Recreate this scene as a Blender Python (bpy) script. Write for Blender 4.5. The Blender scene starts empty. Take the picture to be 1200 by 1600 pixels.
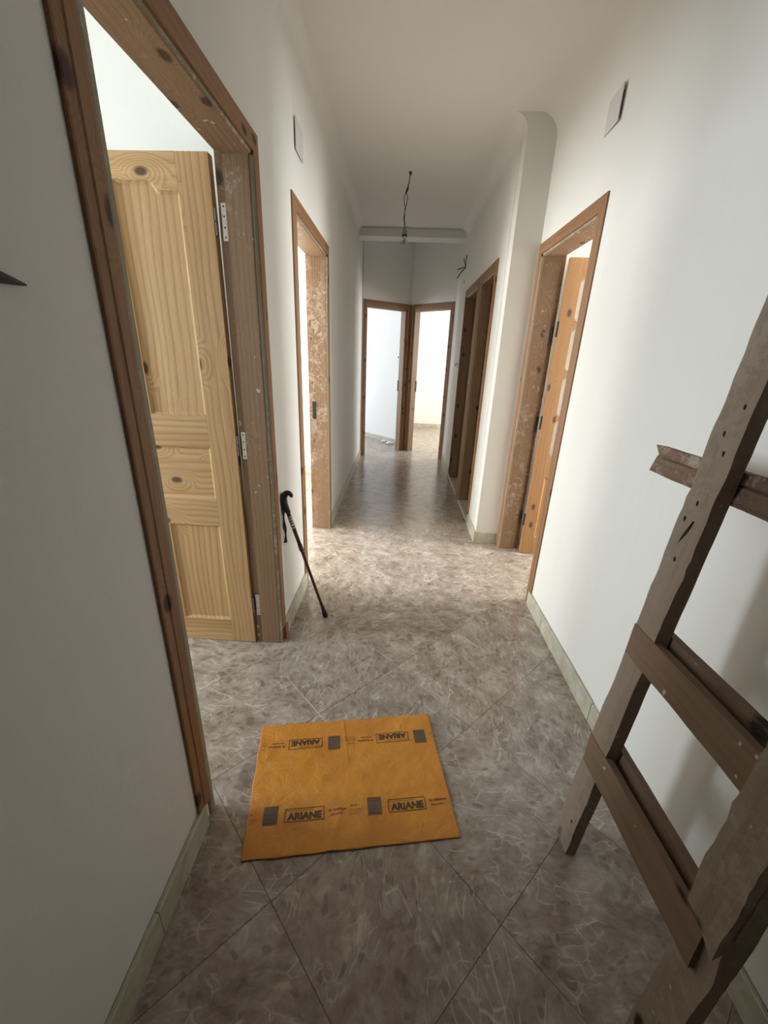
import bpy, bmesh, math, random
from mathutils import Vector, Matrix, noise
random.seed(7)
SC = bpy.context.scene
COL = SC.collection

# ------------------------------------------------------------------ camera
CAMR = Vector((0.99746863, 0.06059003, 0.03721798))
CAMU = Vector((-0.05639146, 0.3551889, 0.93309209))
CAMF = Vector((-0.04331666, 0.93282887, -0.35770655))
cam = bpy.data.cameras.new('camera')
cam.sensor_fit = 'VERTICAL'; cam.sensor_height = 36.0; cam.lens = 36.0 * 633.845 / 1600.0
cam.clip_start = 0.02; cam.clip_end = 100
camo = bpy.data.objects.new('camera', cam); COL.objects.link(camo)
camo.matrix_world = Matrix(((CAMR.x, CAMU.x, -CAMF.x, 0), (CAMR.y, CAMU.y, -CAMF.y, 0),
                            (CAMR.z, CAMU.z, -CAMF.z, 1.5), (0, 0, 0, 1)))
SC.camera = camo

# ------------------------------------------------------------------ world, light, exposure
w = bpy.data.worlds.new('daylight'); SC.world = w; w.use_nodes = True
w.node_tree.nodes['Background'].inputs[0].default_value = (0.75, 0.87, 1.0, 1)
w.node_tree.nodes['Background'].inputs[1].default_value = 1.0
SC.view_settings.view_transform = 'Standard'
SC.view_settings.look = 'None'
SC.view_settings.gamma = 1.0
SC.view_settings.exposure = 0.33
SC.view_settings.use_curve_mapping = False

def window_light(name, loc, direction, sx, sz, power, color):
    l = bpy.data.lights.new(name, 'AREA'); l.shape = 'RECTANGLE'
    l.size = sx; l.size_y = sz; l.energy = power; l.color = color
    o = bpy.data.objects.new(name, l); COL.objects.link(o)
    o.location = loc
    o.rotation_euler = Vector(direction).to_track_quat('-Z', 'Y').to_euler()
    return o
# daylight coming in at the window openings of the side rooms
COOL = (0.80, 0.92, 1.0); WARM = (0.93, 0.96, 0.96)
window_light('window_daylight_near_left', (-3.62, 0.95, 1.55), (1, 0.0, -0.06), 0.95, 1.35, 74, COOL)
window_light('window_daylight_middle_left', (-3.62, 3.25, 1.45), (1, 0, -0.12), 1.5, 1.7, 165, WARM)
window_light('window_daylight_far_left', (-3.9, 7.3, 1.5), (1, 0, -0.05), 1.8, 1.5, 80, (0.76, 0.86, 1.0))
window_light('window_daylight_right', (3.6, 2.70, 1.6), (-1, 0.12, -0.1), 0.7, 1.5, 105, WARM)
window_light('window_daylight_far_right', (3.4, 8.2, 1.5), (-1, 0, -0.05), 1.5, 1.5, 100, (0.97, 0.98, 0.97))

# ------------------------------------------------------------------ material helpers
def lin(r, g, b):
    f = lambda c: (c / 255) / 12.92 if c / 255 <= 0.04045 else ((c / 255 + 0.055) / 1.055) ** 2.4
    return (f(r), f(g), f(b), 1)
class NT:
    def __init__(s, name, rough=0.6):
        s.m = bpy.data.materials.new(name); s.m.use_nodes = True
        s.t = s.m.node_tree; s.b = s.t.nodes['Principled BSDF']; s.b.inputs['Roughness'].default_value = rough
    def n(s, typ, **kw):
        nd = s.t.nodes.new(typ)
        for k, v in kw.items():
            if k.startswith('i_'):
                nd.inputs[int(k[2:])].default_value = v
            else: setattr(nd, k, v)
        return nd
    def l(s, a, b): s.t.links.new(a, b)
    def math(s, op, a, b=None, c=None, clamp=False):
        nd = s.n('ShaderNodeMath', operation=op); nd.use_clamp = clamp
        for i, v in enumerate((a, b, c)):
            if v is None: continue
            if isinstance(v, (int, float)): nd.inputs[i].default_value = v
            else: s.l(v, nd.inputs[i])
        return nd.outputs[0]
    def mix(s, fac, a, b, mode='MIX'):
        nd = s.n('ShaderNodeMix', data_type='RGBA', blend_type=mode)
        for i, v in ((0, fac), (6, a), (7, b)):
            if isinstance(v, (int, float)): nd.inputs[i].default_value = v
            elif isinstance(v, tuple): nd.inputs[i].default_value = v
            else: s.l(v, nd.inputs[i])
        return nd.outputs[2]
    def ramp(s, fac, stops):
        nd = s.n('ShaderNodeValToRGB'); cr = nd.color_ramp
        while len(cr.elements) > 1: cr.elements.remove(cr.elements[-1])
        cr.elements[0].position = stops[0][0]; cr.elements[0].color = stops[0][1]
        for p, c in stops[1:]:
            e = cr.elements.new(p); e.color = c
        s.l(fac, nd.inputs[0]); return nd.outputs[0]
    def obj_coord(s, scale=(1, 1, 1), randomize=True):
        tc = s.n('ShaderNodeTexCoord'); out = tc.outputs['Object']
        if randomize:
            oi = s.n('ShaderNodeObjectInfo')
            mp = s.n('ShaderNodeVectorMath', operation='MULTIPLY_ADD')
            cx = s.n('ShaderNodeCombineXYZ')
            s.l(s.math('MULTIPLY', oi.outputs['Random'], 37.0), cx.inputs[0])
            s.l(s.math('MULTIPLY', oi.outputs['Random'], 53.0), cx.inputs[1])
            s.l(s.math('MULTIPLY', oi.outputs['Random'], 71.0), cx.inputs[2])
            mp.operation = 'ADD'
            s.l(out, mp.inputs[0]); s.l(cx.outputs[0], mp.inputs[1]); out = mp.outputs[0]
        mm = s.n('ShaderNodeMapping'); mm.inputs['Scale'].default_value = scale
        s.l(out, mm.inputs[0]); return mm.outputs[0]
    def noise(s, vec, scale, detail=4, rough=0.5, dist=0.0):
        nd = s.n('ShaderNodeTexNoise'); s.l(vec, nd.inputs['Vector'])
        nd.inputs['Scale'].default_value = scale; nd.inputs['Detail'].default_value = detail
        nd.inputs['Roughness'].default_value = rough; nd.inputs['Distortion'].default_value = dist
        return nd.outputs['Fac']
    def bump(s, h, strength=0.3, dist=0.01):
        nd = s.n('ShaderNodeBump'); nd.inputs['Strength'].default_value = strength
        nd.inputs['Distance'].default_value = dist
        s.l(h, nd.inputs['Height']); s.l(nd.outputs[0], s.b.inputs['Normal'])
    def base(s, c):
        if isinstance(c, tuple): s.b.inputs['Base Color'].default_value = c
        else: s.l(c, s.b.inputs['Base Color'])
        return s
def ss(nt, v, lo, hi):
    nd = nt.n('ShaderNodeMapRange', interpolation_type='SMOOTHSTEP')
    nt.l(v, nd.inputs[0]); nd.inputs[1].default_value = lo; nd.inputs[2].default_value = hi
    return nd.outputs[0]

def plain(name, col, rough=0.6, metal=0.0):
    t = NT(name, rough); t.base(col); t.b.inputs['Metallic'].default_value = metal; return t.m

def plaster(name, c1, c2):
    t = NT(name, 0.85); v = t.obj_coord(randomize=False)
    big = t.noise(v, 1.3, 3, 0.5); fine = t.noise(v, 60, 3, 0.6); mid = t.noise(v, 7, 4, 0.55)
    t.base(t.mix(ss(t, big, 0.3, 0.7), c1, c2))
    wm = t.n('ShaderNodeMapping'); wm.inputs['Scale'].default_value = (1, 1, 0.12); t.l(v, wm.inputs[0])
    h = t.math('ADD', t.math('ADD', t.math('MULTIPLY', fine, 0.12), mid), t.math('MULTIPLY', t.noise(wm.outputs[0], 3.5, 2, 0.5), 2.2)); t.bump(h, 0.25, 0.012)
    return t.m
M_WALL = plaster('white_plaster', (0.85, 0.83, 0.78, 1), (0.83, 0.805, 0.75, 1))
M_CEIL = M_WALL

def pine(name, light, dark, ring_scale=9.0, knot_col=(0.10, 0.045, 0.018, 1), stain=0.0, stain_col=(0.6, 0.55, 0.48, 1), rough=0.55, knots=True, keep_lim=0.45, ring_amt=0.30, strip=0.0):
    """softwood with the grain along local Z"""
    t = NT(name, rough)
    sc = [1, 1, 1]
    v = t.obj_coord((1, 1, 1))
    sq = t.n('ShaderNodeMapping'); sq.inputs['Scale'].default_value = (1, 1, 0.22); t.l(v, sq.inputs[0])
    # knots: voronoi cells, some of them kept
    vo = t.n('ShaderNodeTexVoronoi', feature='F1', voronoi_dimensions='2D'); vo.inputs['Scale'].default_value = 6.0
    ks = t.n('ShaderNodeSeparateXYZ'); t.l(v, ks.inputs[0])
    kmap = t.n('ShaderNodeCombineXYZ'); t.l(t.math('ADD', ks.outputs[0], ks.outputs[1]), kmap.inputs[0]); t.l(t.math('MULTIPLY', ks.outputs[2], 0.55), kmap.inputs[1])
    t.l(kmap.outputs[0], vo.inputs['Vector'])
    keep = t.math('GREATER_THAN', sep(t, vo.outputs['Color'], 0), keep_lim if knots else 2.0)
    d = vo.outputs['Distance']
    near = t.math('MULTIPLY', keep, t.math('SUBTRACT', 1.0, ss(t, d, 0.0, 0.42)))
    warp = t.noise(sq.outputs[0], 3.2, 2, 0.4)
    sx = t.n('ShaderNodeSeparateXYZ'); t.l(sq.outputs[0], sx.inputs[0])
    across = t.math('ADD', t.math('MULTIPLY', sx.outputs[0], 1.0), t.math('MULTIPLY', sx.outputs[1], 0.9))
    ph = t.math('ADD', t.math('MULTIPLY', across, ring_scale * 9), t.math('ADD', t.math('MULTIPLY', warp, ring_scale * 1.6), t.math('MULTIPLY', near, 5.0)))
    ring = t.math('FRACT', ph)
    ringf = t.math('MULTIPLY', ss(t, ring, 0.35, 0.95), t.math('SUBTRACT', 1.0, ss(t, ring, 0.95, 1.0)))
    fib = t.n('ShaderNodeMapping'); fib.inputs['Scale'].default_value = (1, 1, 0.03); t.l(v, fib.inputs[0])
    fibre = t.noise(fib.outputs[0], 160, 2, 0.6)
    broad = t.noise(fib.outputs[0], 14, 2, 0.5)
    f = t.math('ADD', t.math('MULTIPLY', ringf, ring_amt), t.math('ADD', t.math('MULTIPLY', ss(t, fibre, 0.3, 0.8), 0.25), t.math('MULTIPLY', ss(t, broad, 0.35, 0.7), 0.33)))
    c = t.mix(f, light, dark)
    # glued strips of slightly different tone
    st = t.n('ShaderNodeTexWhiteNoise', noise_dimensions='1D'); xs = t.n('ShaderNodeSeparateXYZ'); t.l(v, xs.inputs[0])
    t.l(t.math('FLOOR', t.math('MULTIPLY', xs.outputs[0], 13.0)), st.inputs['W'])
    c = t.mix(t.math('MULTIPLY', st.outputs['Value'], strip), c, dark)
    if knots:
        core = t.math('MULTIPLY', keep, t.math('SUBTRACT', 1.0, ss(t, d, 0.05, 0.12)))
        c = t.mix(core, c, knot_col)
    if stain > 0:
        s1 = t.noise(v, 9, 6, 0.7, 0.6); s2 = t.noise(v, 38, 5, 0.7, 1.0)
        big = t.noise(sq.outputs[0], 3.0, 2, 0.5)
        msk = t.math('MULTIPLY', ss(t, t.math('ADD', t.math('MULTIPLY', s1, 0.5), t.math('MULTIPLY', s2, 0.5)), 0.62 - 0.16 * stain, 0.70 - 0.12 * stain), ss(t, big, 0.36, 0.6))
        c = t.mix(t.math('MULTIPLY', msk, 0.8), c, stain_col)
        spots = ss(t, t.noise(v, 30, 3, 0.5), 0.70, 0.74)
        c = t.mix(t.math('MULTIPLY', spots, 0.7), c, (0.72, 0.68, 0.6, 1))
    t.base(c)
    t.bump(t.math('ADD', f, t.noise(v, 40, 3)), 0.18, 0.004)
    return t.m
def sep(t, sock, i):
    s = t.n('ShaderNodeSeparateXYZ'); t.l(sock, s.inputs[0]); return s.outputs[i]

M_LEAF = pine('pale_pine', (0.62, 0.395, 0.185, 1), (0.38, 0.195, 0.07, 1), 4.0, strip=0.3, keep_lim=0.5, ring_amt=0.5)
M_LEAF2 = pine('orange_pine', (0.44, 0.235, 0.095, 1), (0.30, 0.14, 0.05, 1), 5.0)
M_CASE = pine('casing_pine', (0.33, 0.17, 0.075, 1), (0.20, 0.09, 0.036, 1), 5.5, (0.05, 0.018, 0.008, 1), keep_lim=0.3)
def jambm(name, st): return pine(name, (0.33, 0.20, 0.11, 1), (0.19, 0.105, 0.052, 1), 5.0, (0.07, 0.03, 0.012, 1), stain=st, stain_col=(0.50, 0.415, 0.34, 1), keep_lim=0.5)
M_JAMB1 = jambm('jamb_pine_light_stain', 0.45); M_JAMB2 = jambm('jamb_pine_heavy_plaster', 0.95); M_JAMB3 = jambm('jamb_pine_patchy', 0.7); M_JAMB4 = jambm('jamb_pine_brown', 0.3)
M_SEAM = pine('grey_plaster_seam', (0.36, 0.30, 0.20, 1), (0.22, 0.17, 0.105, 1), 5, knots=False, stain=0.8)
M_LADDER = pine('weathered_wood', (0.31, 0.24, 0.18, 1), (0.20, 0.145, 0.10, 1), 4, (0.03, 0.018, 0.01, 1), stain=0.95, stain_col=(0.36, 0.30, 0.235, 1), rough=0.9, keep_lim=0.75, ring_amt=0.12)
M_RUNG = pine('weathered_rung_wood', (0.24, 0.16, 0.105, 1), (0.145, 0.09, 0.055, 1), 4, (0.03, 0.018, 0.01, 1), stain=0.3, stain_col=(0.30, 0.26, 0.21, 1), rough=0.9, keep_lim=0.7, ring_amt=0.15)
M_MOULD = pine('old_moulding_wood', (0.22, 0.135, 0.085, 1), (0.13, 0.078, 0.048, 1), 5, (0.04, 0.02, 0.01, 1), stain=0.8, stain_col=(0.42, 0.36, 0.30, 1), rough=0.9)

def marble_floor():
    t = NT('brown_grey_marble_tile', 0.2)
    v = t.obj_coord()
    nz = t.n('ShaderNodeTexNoise'); t.l(v, nz.inputs['Vector']); nz.inputs['Scale'].default_value = 7; nz.inputs['Detail'].default_value = 5
    sub = t.n('ShaderNodeVectorMath', operation='SUBTRACT'); t.l(nz.outputs['Color'], sub.inputs[0]); sub.inputs[1].default_value = (0.5, 0.5, 0.5)
    mad = t.n('ShaderNodeVectorMath', operation='MULTIPLY_ADD'); t.l(sub.outputs[0], mad.inputs[0]); mad.inputs[1].default_value = (0.10, 0.10, 0.0); t.l(v, mad.inputs[2])
    wv = mad.outputs[0]
    def mapped(rot, sc, loc=(0, 0, 0), src=None):
        m = t.n('ShaderNodeMapping'); m.inputs['Rotation'].default_value = (0, 0, rot); t.l(src or wv, m.inputs[0])
        q = t.n('ShaderNodeMapping'); q.inputs['Scale'].default_value = sc; q.inputs['Location'].default_value = loc
        t.l(m.outputs[0], q.inputs[0]); return q.outputs[0]
    A = mapped(0.785, (1.0, 0.62, 1))
    cloud = t.math('ADD', t.math('MULTIPLY', t.noise(A, 13, 9, 0.72), 0.72), t.math('MULTIPLY', t.noise(A, 55, 5, 0.65), 0.28))
    c = t.ramp(cloud, [(0.34, (0.175, 0.128, 0.097, 1)), (0.45, (0.325, 0.258, 0.208, 1)), (0.54, (0.42, 0.35, 0.292, 1)), (0.62, (0.53, 0.46, 0.39, 1)), (0.73, (0.68, 0.615, 0.535, 1))])
    # small brown clasts
    cl = t.n('ShaderNodeTexVoronoi', feature='SMOOTH_F1'); cl.inputs['Scale'].default_value = 34; t.l(A, cl.inputs['Vector'])
    cm = t.math('MULTIPLY', t.math('SUBTRACT', 1.0, ss(t, cl.outputs['Distance'], 0.22, 0.32)), ss(t, t.noise(v, 9, 3, 0.6), 0.44, 0.56))
    c = t.mix(t.math('MULTIPLY', cm, 0.6), c, (0.17, 0.125, 0.098, 1))
    cl = t.n('ShaderNodeTexVoronoi', feature='SMOOTH_F1'); cl.inputs['Scale'].default_value = 13; t.l(mapped(-0.4, (1.0, 0.6, 1), (4, 2, 0)), cl.inputs['Vector'])
    cm = t.math('MULTIPLY', t.math('SUBTRACT', 1.0, ss(t, cl.outputs['Distance'], 0.15, 0.36)), ss(t, t.noise(v, 5, 3, 0.6), 0.50, 0.62))
    c = t.mix(t.math('MULTIPLY', cm, 0.45), c, (0.19, 0.145, 0.115, 1))
    # soft pale smears
    sm = ss(t, t.noise(mapped(0.785, (1, 0.5, 1), (9, 1, 0)), 19, 5, 0.65), 0.56, 0.74)
    c = t.mix(t.math('MULTIPLY', sm, 0.38), c, (0.60, 0.55, 0.48, 1))
    def vein(vec, scale, width, ms, lo, hi, amt, c, loc):
        vo = t.n('ShaderNodeTexVoronoi', feature='DISTANCE_TO_EDGE'); vo.inputs['Scale'].default_value = scale; t.l(vec, vo.inputs['Vector'])
        ln = t.math('SUBTRACT', 1.0, ss(t, vo.outputs['Distance'], 0.0, width))
        mk = ss(t, t.noise(mapped(0, (1, 1, 1), loc, v), ms, 2, 0.5), lo, hi)
        return t.mix(t.math('MULTIPLY', t.math('MULTIPLY', ln, mk), amt), c, (0.72, 0.675, 0.59, 1))
    c = vein(A, 30, 0.07, 14, 0.50, 0.66, 0.50, c, (1, 5, 0))
    slight = t.n('ShaderNodeVectorMath', operation='MULTIPLY_ADD'); t.l(sub.outputs[0], slight.inputs[0]); slight.inputs[1].default_value = (0.045, 0.045, 0.0); t.l(v, slight.inputs[2])
    for rot, sc, w_, lo in ((0.785, 11.0, 0.018, 0.56), (1.05, 14.0, 0.018, 0.58), (0.45, 12.0, 0.016, 0.585)):
        c = vein(mapped(rot, (1.0, 0.22, 1), (rot * 7, 3, 0), slight.outputs[0]), sc, w_, 6.5, lo, lo + 0.05, 0.62, c, (rot * 11, 2, 0))
    oi = t.n('ShaderNodeObjectInfo')
    hv = t.n('ShaderNodeHueSaturation'); t.l(c, hv.inputs['Color'])
    t.l(t.math('ADD', 0.93, t.math('MULTIPLY', oi.outputs['Random'], 0.14)), hv.inputs['Value'])
    t.base(hv.outputs[0])
    r = t.math('ADD', 0.12, t.math('MULTIPLY', t.noise(v, 12, 4, 0.6), 0.2)); t.l(r, t.b.inputs['Roughness'])
    return t.m
M_TILE = marble_floor()
M_GROUT = plain('brown_grout', (0.25, 0.205, 0.17, 1), 0.9)
def marble_pale():
    t = NT('pale_greenish_marble', 0.35); v = t.obj_coord((1, 1, 1))
    c = t.ramp(t.noise(v, 9, 6, 0.6, 1.2), [(0.3, (0.40, 0.37, 0.26, 1)), (0.55, (0.55, 0.52, 0.40, 1)), (0.75, (0.68, 0.65, 0.54, 1))])
    t.base(c); return t.m
M_SKIRT = marble_pale()
M_SKIRT2 = plain('skirting_mortar', (0.50, 0.47, 0.40, 1), 0.9)

M_BLACK = plain('black_rubber', (0.012, 0.011, 0.011, 1), 0.5)
M_DARK = plain('dark_iron', (0.03, 0.024, 0.02, 1), 0.5, 0.3)
M_SHAFT = plain('dark_red_lacquer', (0.07, 0.014, 0.010, 1), 0.28)
M_SILVER = plain('silver_label', (0.55, 0.52, 0.50, 1), 0.4, 0.2)
M_HINGE = plain('pale_zinc', (0.62, 0.55, 0.48, 1), 0.45, 0.2)
M_BRASS = plain('dull_zinc_pin', (0.20, 0.13, 0.10, 1), 0.5, 0.4)
M_WIRE = plain('dark_wire', (0.045, 0.03, 0.022, 1), 0.6)
M_WHITE = plain('white_plastic', (0.78, 0.77, 0.74, 1), 0.4)
M_COVER = plain('grey_white_cover', (0.68, 0.67, 0.62, 1), 0.6)
M_HOLE = plain('screw_hole_dark', (0.02, 0.014, 0.01, 1), 0.8)
def glassm(name, col, rough, trans=1.0):
    t = NT(name, rough); t.base(col); t.b.inputs['Transmission Weight'].default_value = trans; t.b.inputs['IOR'].default_value = 1.45; return t.m
M_GLASS = glassm('clear_bulb_glass', (0.62, 0.60, 0.56, 1), 0.05)
M_HOLDER = plain('grey_bakelite', (0.22, 0.20, 0.17, 1), 0.5)
M_FROST = glassm('frosted_pane_glass', (0.95, 0.93, 0.88, 1), 0.45, 0.9)
def sheetm():
    t = NT('orange_plastic_film', 0.42); v = t.obj_coord(randomize=False)
    c = t.ramp(t.noise(v, 6, 5, 0.6, 0.5), [(0.3, (0.58, 0.21, 0.016, 1)), (0.7, (0.72, 0.295, 0.03, 1))])
    dirt = ss(t, t.noise(v, 14, 5, 0.7), 0.56, 0.75)
    c = t.mix(t.math('MULTIPLY', dirt, 0.3), c, (0.50, 0.22, 0.045, 1))
    t.base(c); t.bump(t.noise(v, 22, 6, 0.68, 1.2), 0.8, 0.008)
    return t.m
M_SHEET = sheetm()
M_INK = plain('dark_brown_ink', (0.07, 0.035, 0.018, 1), 0.6)
M_INK2 = plain('red_brown_ink', (0.23, 0.06, 0.018, 1), 0.6)
M_INKG = plain('grey_brown_ink', (0.13, 0.085, 0.045, 1), 0.6)

# ------------------------------------------------------------------ object helpers
def mesh_obj(name, bm, mat, parent=None, mw=None, smooth=False):
    bmesh.ops.recalc_face_normals(bm, faces=bm.faces)
    me = bpy.data.meshes.new(name); bm.to_mesh(me); bm.free()
    for m in (mat if isinstance(mat, (list, tuple)) else [mat]): me.materials.append(m)
    if smooth:
        for p in me.polygons: p.use_smooth = True
    o = bpy.data.objects.new(name, me); COL.objects.link(o)
    place(o, parent, mw)
    return o
WM = {}
def place(o, parent=None, mw=None):
    mw = mw or Matrix.Identity(4)
    WM[o.name] = mw.copy()
    if parent is not None:
        o.parent = parent
        o.matrix_basis = WM[parent.name].inverted() @ mw
    else:
        o.matrix_basis = mw
def empty(name, loc, label=None, cat=None, group=None, kind=None):
    o = bpy.data.objects.new(name, None); COL.objects.link(o); o.empty_display_size = 0.1
    place(o, None, Matrix.Translation(loc))
    return tag(o, label, cat, group, kind)
def tag(o, label=None, cat=None, group=None, kind=None):
    if label: o['label'] = label
    if cat: o['category'] = cat
    if group: o['group'] = group
    if kind: o['kind'] = kind
    return o
def add_prism(bm, pts, z0, z1):
    """vertical prism over 2D polygon"""
    a = [bm.verts.new((p[0], p[1], z0)) for p in pts]; b = [bm.verts.new((p[0], p[1], z1)) for p in pts]
    bm.faces.new(a[::-1]); bm.faces.new(b)
    n = len(pts)
    for i in range(n): bm.faces.new((a[i], a[(i + 1) % n], b[(i + 1) % n], b[i]))
def add_box(bm, x0, x1, y0, y1, z0, z1): add_prism(bm, [(x0, y0), (x1, y0), (x1, y1), (x0, y1)], z0, z1)
def bevel(bm, w, seg=1):
    bmesh.ops.bevel(bm, geom=bm.edges[:], offset=w, segments=seg, affect='EDGES', clamp_overlap=True)
def frame_mat(origin, ez, ey):
    """right-handed basis with Z along ez and Y along ey"""
    ez = Vector(ez).normalized(); ey = Vector(ey); ey = (ey - ez * ey.dot(ez)).normalized(); ex = ey.cross(ez)
    m = Matrix((ex, ey, ez)).transposed().to_4x4(); m.translation = Vector(origin); return m
def tube(bm, pts, radii, seg=10, cap=True):
    pts = [Vector(p) for p in pts]; rings = []
    prev = None
    for i, p in enumerate(pts):
        d = (pts[min(i + 1, len(pts) - 1)] - pts[max(i - 1, 0)]).normalized()
        if prev is None:
            a = Vector((0, 0, 1)) if abs(d.z) < 0.9 else Vector((1, 0, 0)); u = d.cross(a).normalized()
        else: u = (prev - d * prev.dot(d)).normalized()
        prev = u; v = d.cross(u); r = radii[i] if isinstance(radii, (list, tuple)) else radii
        rings.append([bm.verts.new(p + (u * math.cos(2 * math.pi * k / seg) + v * math.sin(2 * math.pi * k / seg)) * r) for k in range(seg)])
    for a, b in zip(rings, rings[1:]):
        for k in range(seg): bm.faces.new((a[k], a[(k + 1) % seg], b[(k + 1) % seg], b[k]))
    if cap: bm.faces.new(rings[0][::-1]); bm.faces.new(rings[-1])
def spline(pts, n=6):
    P = [Vector(p) for p in pts]; out = []
    for i in range(len(P) - 1):
        a = P[max(i - 1, 0)]; b = P[i]; c = P[i + 1]; d = P[min(i + 2, len(P) - 1)]
        for k in range(n):
            t = k / n
            out.append(0.5 * ((2 * b) + (-a + c) * t + (2 * a - 5 * b + 4 * c - d) * t * t + (-a + 3 * b - 3 * c + d) * t ** 3))
    out.append(P[-1]); return out
def lathe(bm, prof, seg=20, axis_origin=(0, 0, 0)):
    O = Vector(axis_origin); rings = []
    for r, z in prof:
        rings.append([bm.verts.new(O + Vector((r * math.cos(2 * math.pi * k / seg), r * math.sin(2 * math.pi * k / seg), z))) for k in range(seg)])
    for a, b in zip(rings, rings[1:]):
        for k in range(seg): bm.faces.new((a[k], a[(k + 1) % seg], b[(k + 1) % seg], b[k]))
    bm.faces.new(rings[0][::-1]); bm.faces.new(rings[-1])

# ------------------------------------------------------------------ plan of the corridor (metres)
HC = 2.96
XL = lambda y: -0.5755 - 0.02189 * y            # left wall line
XR = lambda y: 0.9336 - 0.0288 * y              # near right wall line
XC = lambda y: 0.7193 - 0.02126 * y             # far right wall line, beyond the jog
FL = Vector((-0.716, 6.397)); FC = Vector((-0.031, 6.954)); FR = Vector((0.584, 6.362))

def wall(name, p0, p1, t, openings=(), z0=0.0, z1=3.13, mat=None):
    """p0->p1 is the visible face; thickness t to the left of the direction of travel"""
    p0 = Vector(p0); p1 = Vector(p1); d = (p1 - p0); L = d.length; d.normalize(); nrm = Vector((-d.y, d.x)) * t
    bm = bmesh.new()
    def seg(s0, s1, za, zb):
        if s1 - s0 < 1e-4 or zb - za < 1e-4: return
        a = p0 + d * s0; b = p0 + d * s1
        add_prism(bm, [a, b, b + nrm, a + nrm], za, zb)
    s = 0
    for (a, b, za, zb) in sorted(openings):
        seg(s, a, z0, z1); seg(a, b, z0, za); seg(a, b, zb, z1); s = b
    seg(s, L, z0, z1)
    o = mesh_obj(name, bm, mat or M_WALL); o['kind'] = 'structure'; return o

HEAD = 2.165; HOUT = 2.25; CW = 0.068
def yL(y): return (XL(y) - 0.008, y)
def yR(y): return (XR(y) + 0.008, y)
def yC(y): return (XC(y) + 0.008, y)
kL = math.hypot(1, 0.02189); kR = math.hypot(1, 0.0288); kC = math.hypot(1, 0.02126)
Y0 = -1.7
wall('wall_left_near', yL(Y0), yL(1.40), 0.13, [((0.905 - Y0) * kL, (1.40 - Y0) * kL, 0, 2.19)])
wall('wall_left', yL(1.40), yL(2.90), 0.13, [(0, 0.43 * kL, 0, 2.19), ((2.455 - 1.40) * kL, 1.5 * kL, 0, 2.19)])
wall('wall_left_far', yL(2.90), yL(6.42), 0.13, [(0, 0.53 * kL, 0, 2.19)])
wall('wall_right', yR(3.305), yR(Y0), 0.13, [((3.305 - 3.225) * kR, (3.305 - 2.385) * kR, 0, 2.19)])
wall('wall_right_jog', (XC(3.3) + 0.008, 3.30), (3.75, 3.30), 0.14)
wall('wall_right_far', yC(6.40), yC(3.44), 0.13, [((6.40 - 5.36) * kC, (6.40 - 4.54) * kC, 0, 2.19), ((6.40 - 4.41) * kC, (6.40 - 3.76) * kC, 0, 2.19)])
dF1 = (FC - FL).normalized(); dF2 = (FR - FC).normalized()
wall('wall_far_left', FL, FC, 0.13, [(0.055, 0.84, 0, 2.192)])
wall('wall_far_right', FC, FR + dF2 * 0.02, 0.13, [(0.05, 0.812, 0, 2.192)])
wall('wall_back', (0.99, Y0), (-0.55, Y0), -0.12)
# side rooms, seen only through their doors
bm = bmesh.new(); add_box(bm, -3.75, -0.75, 2.13, 2.22, 0, HC); mesh_obj('wall_near_left_room', bm, M_WALL)['kind'] = 'structure'
bm = bmesh.new(); add_box(bm, -3.75, -0.82, 5.25, 5.35, 0, HC); mesh_obj('wall_middle_left_room', bm, M_WALL)['kind'] = 'structure'
bm = bmesh.new(); add_box(bm, -3.75, -0.70, Y0 - 0.12, Y0, 0, HC); mesh_obj('wall_near_left_room_back', bm, M_WALL)['kind'] = 'structure'
wall('wall_outer_left', (-3.7, Y0 - 0.1), (-3.7, 5.35), 0.15, [(0.47 - Y0 + 0.1, 1.43 - Y0 + 0.1, 0.87, 2.23), (2.5 - Y0 + 0.1, 4.0 - Y0 + 0.1, 0.6, 2.3)])
wall('wall_outer_far_left', (-4.0, 5.25), (-4.0, 9.9), 0.15, [(1.1, 3.0, 0.75, 2.25)])
bm = bmesh.new(); add_prism(bm, [(-0.02, 7.16), (-0.10, 7.41), (-2.55, 9.785), (-2.55, 9.9), (0.12, 9.9), (0.06, 7.16)], 0, HC); mesh_obj('wall_partition_far', bm, M_WALL)['kind'] = 'structure'
bm = bmesh.new(); add_box(bm, -4.1, -2.5, 9.7, 9.8, 0, HC); mesh_obj('wall_far_left_room_back', bm, M_WALL)['kind'] = 'structure'
bm = bmesh.new(); add_box(bm, 0.1, 3.6, 9.54, 9.66, 0, HC); mesh_obj('wall_far_right_room_back', bm, M_WALL)['kind'] = 'structure'
wall('wall_outer_right', (3.7, 3.44), (3.7, 0.7), 0.15, [(0.34, 1.04, 0.85, 2.35)])
bm = bmesh.new(); add_box(bm, 1.03, 3.8, 0.7, 0.82, 0, HC); mesh_obj('wall_right_room_near', bm, M_WALL)['kind'] = 'structure'
wall('wall_outer_far_right', (3.5, 9.6), (3.5, 5.65), 0.15, [(0.6, 2.15, 0.75, 2.25)])
bm = bmesh.new(); add_box(bm, 0.74, 3.6, 5.62, 5.72, 0, HC); mesh_obj('wall_far_right_room_near', bm, M_WALL)['kind'] = 'structure'
bm = bmesh.new(); add_box(bm, 0.78, 2.4, 4.46, 4.52, 0, HC); mesh_obj('wall_closet_partition', bm, M_WALL)['kind'] = 'structure'
bm = bmesh.new(); add_box(bm, 2.4, 2.5, 3.44, 5.62, 0, HC); mesh_obj('wall_closet_end', bm, M_WALL)['kind'] = 'structure'

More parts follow.
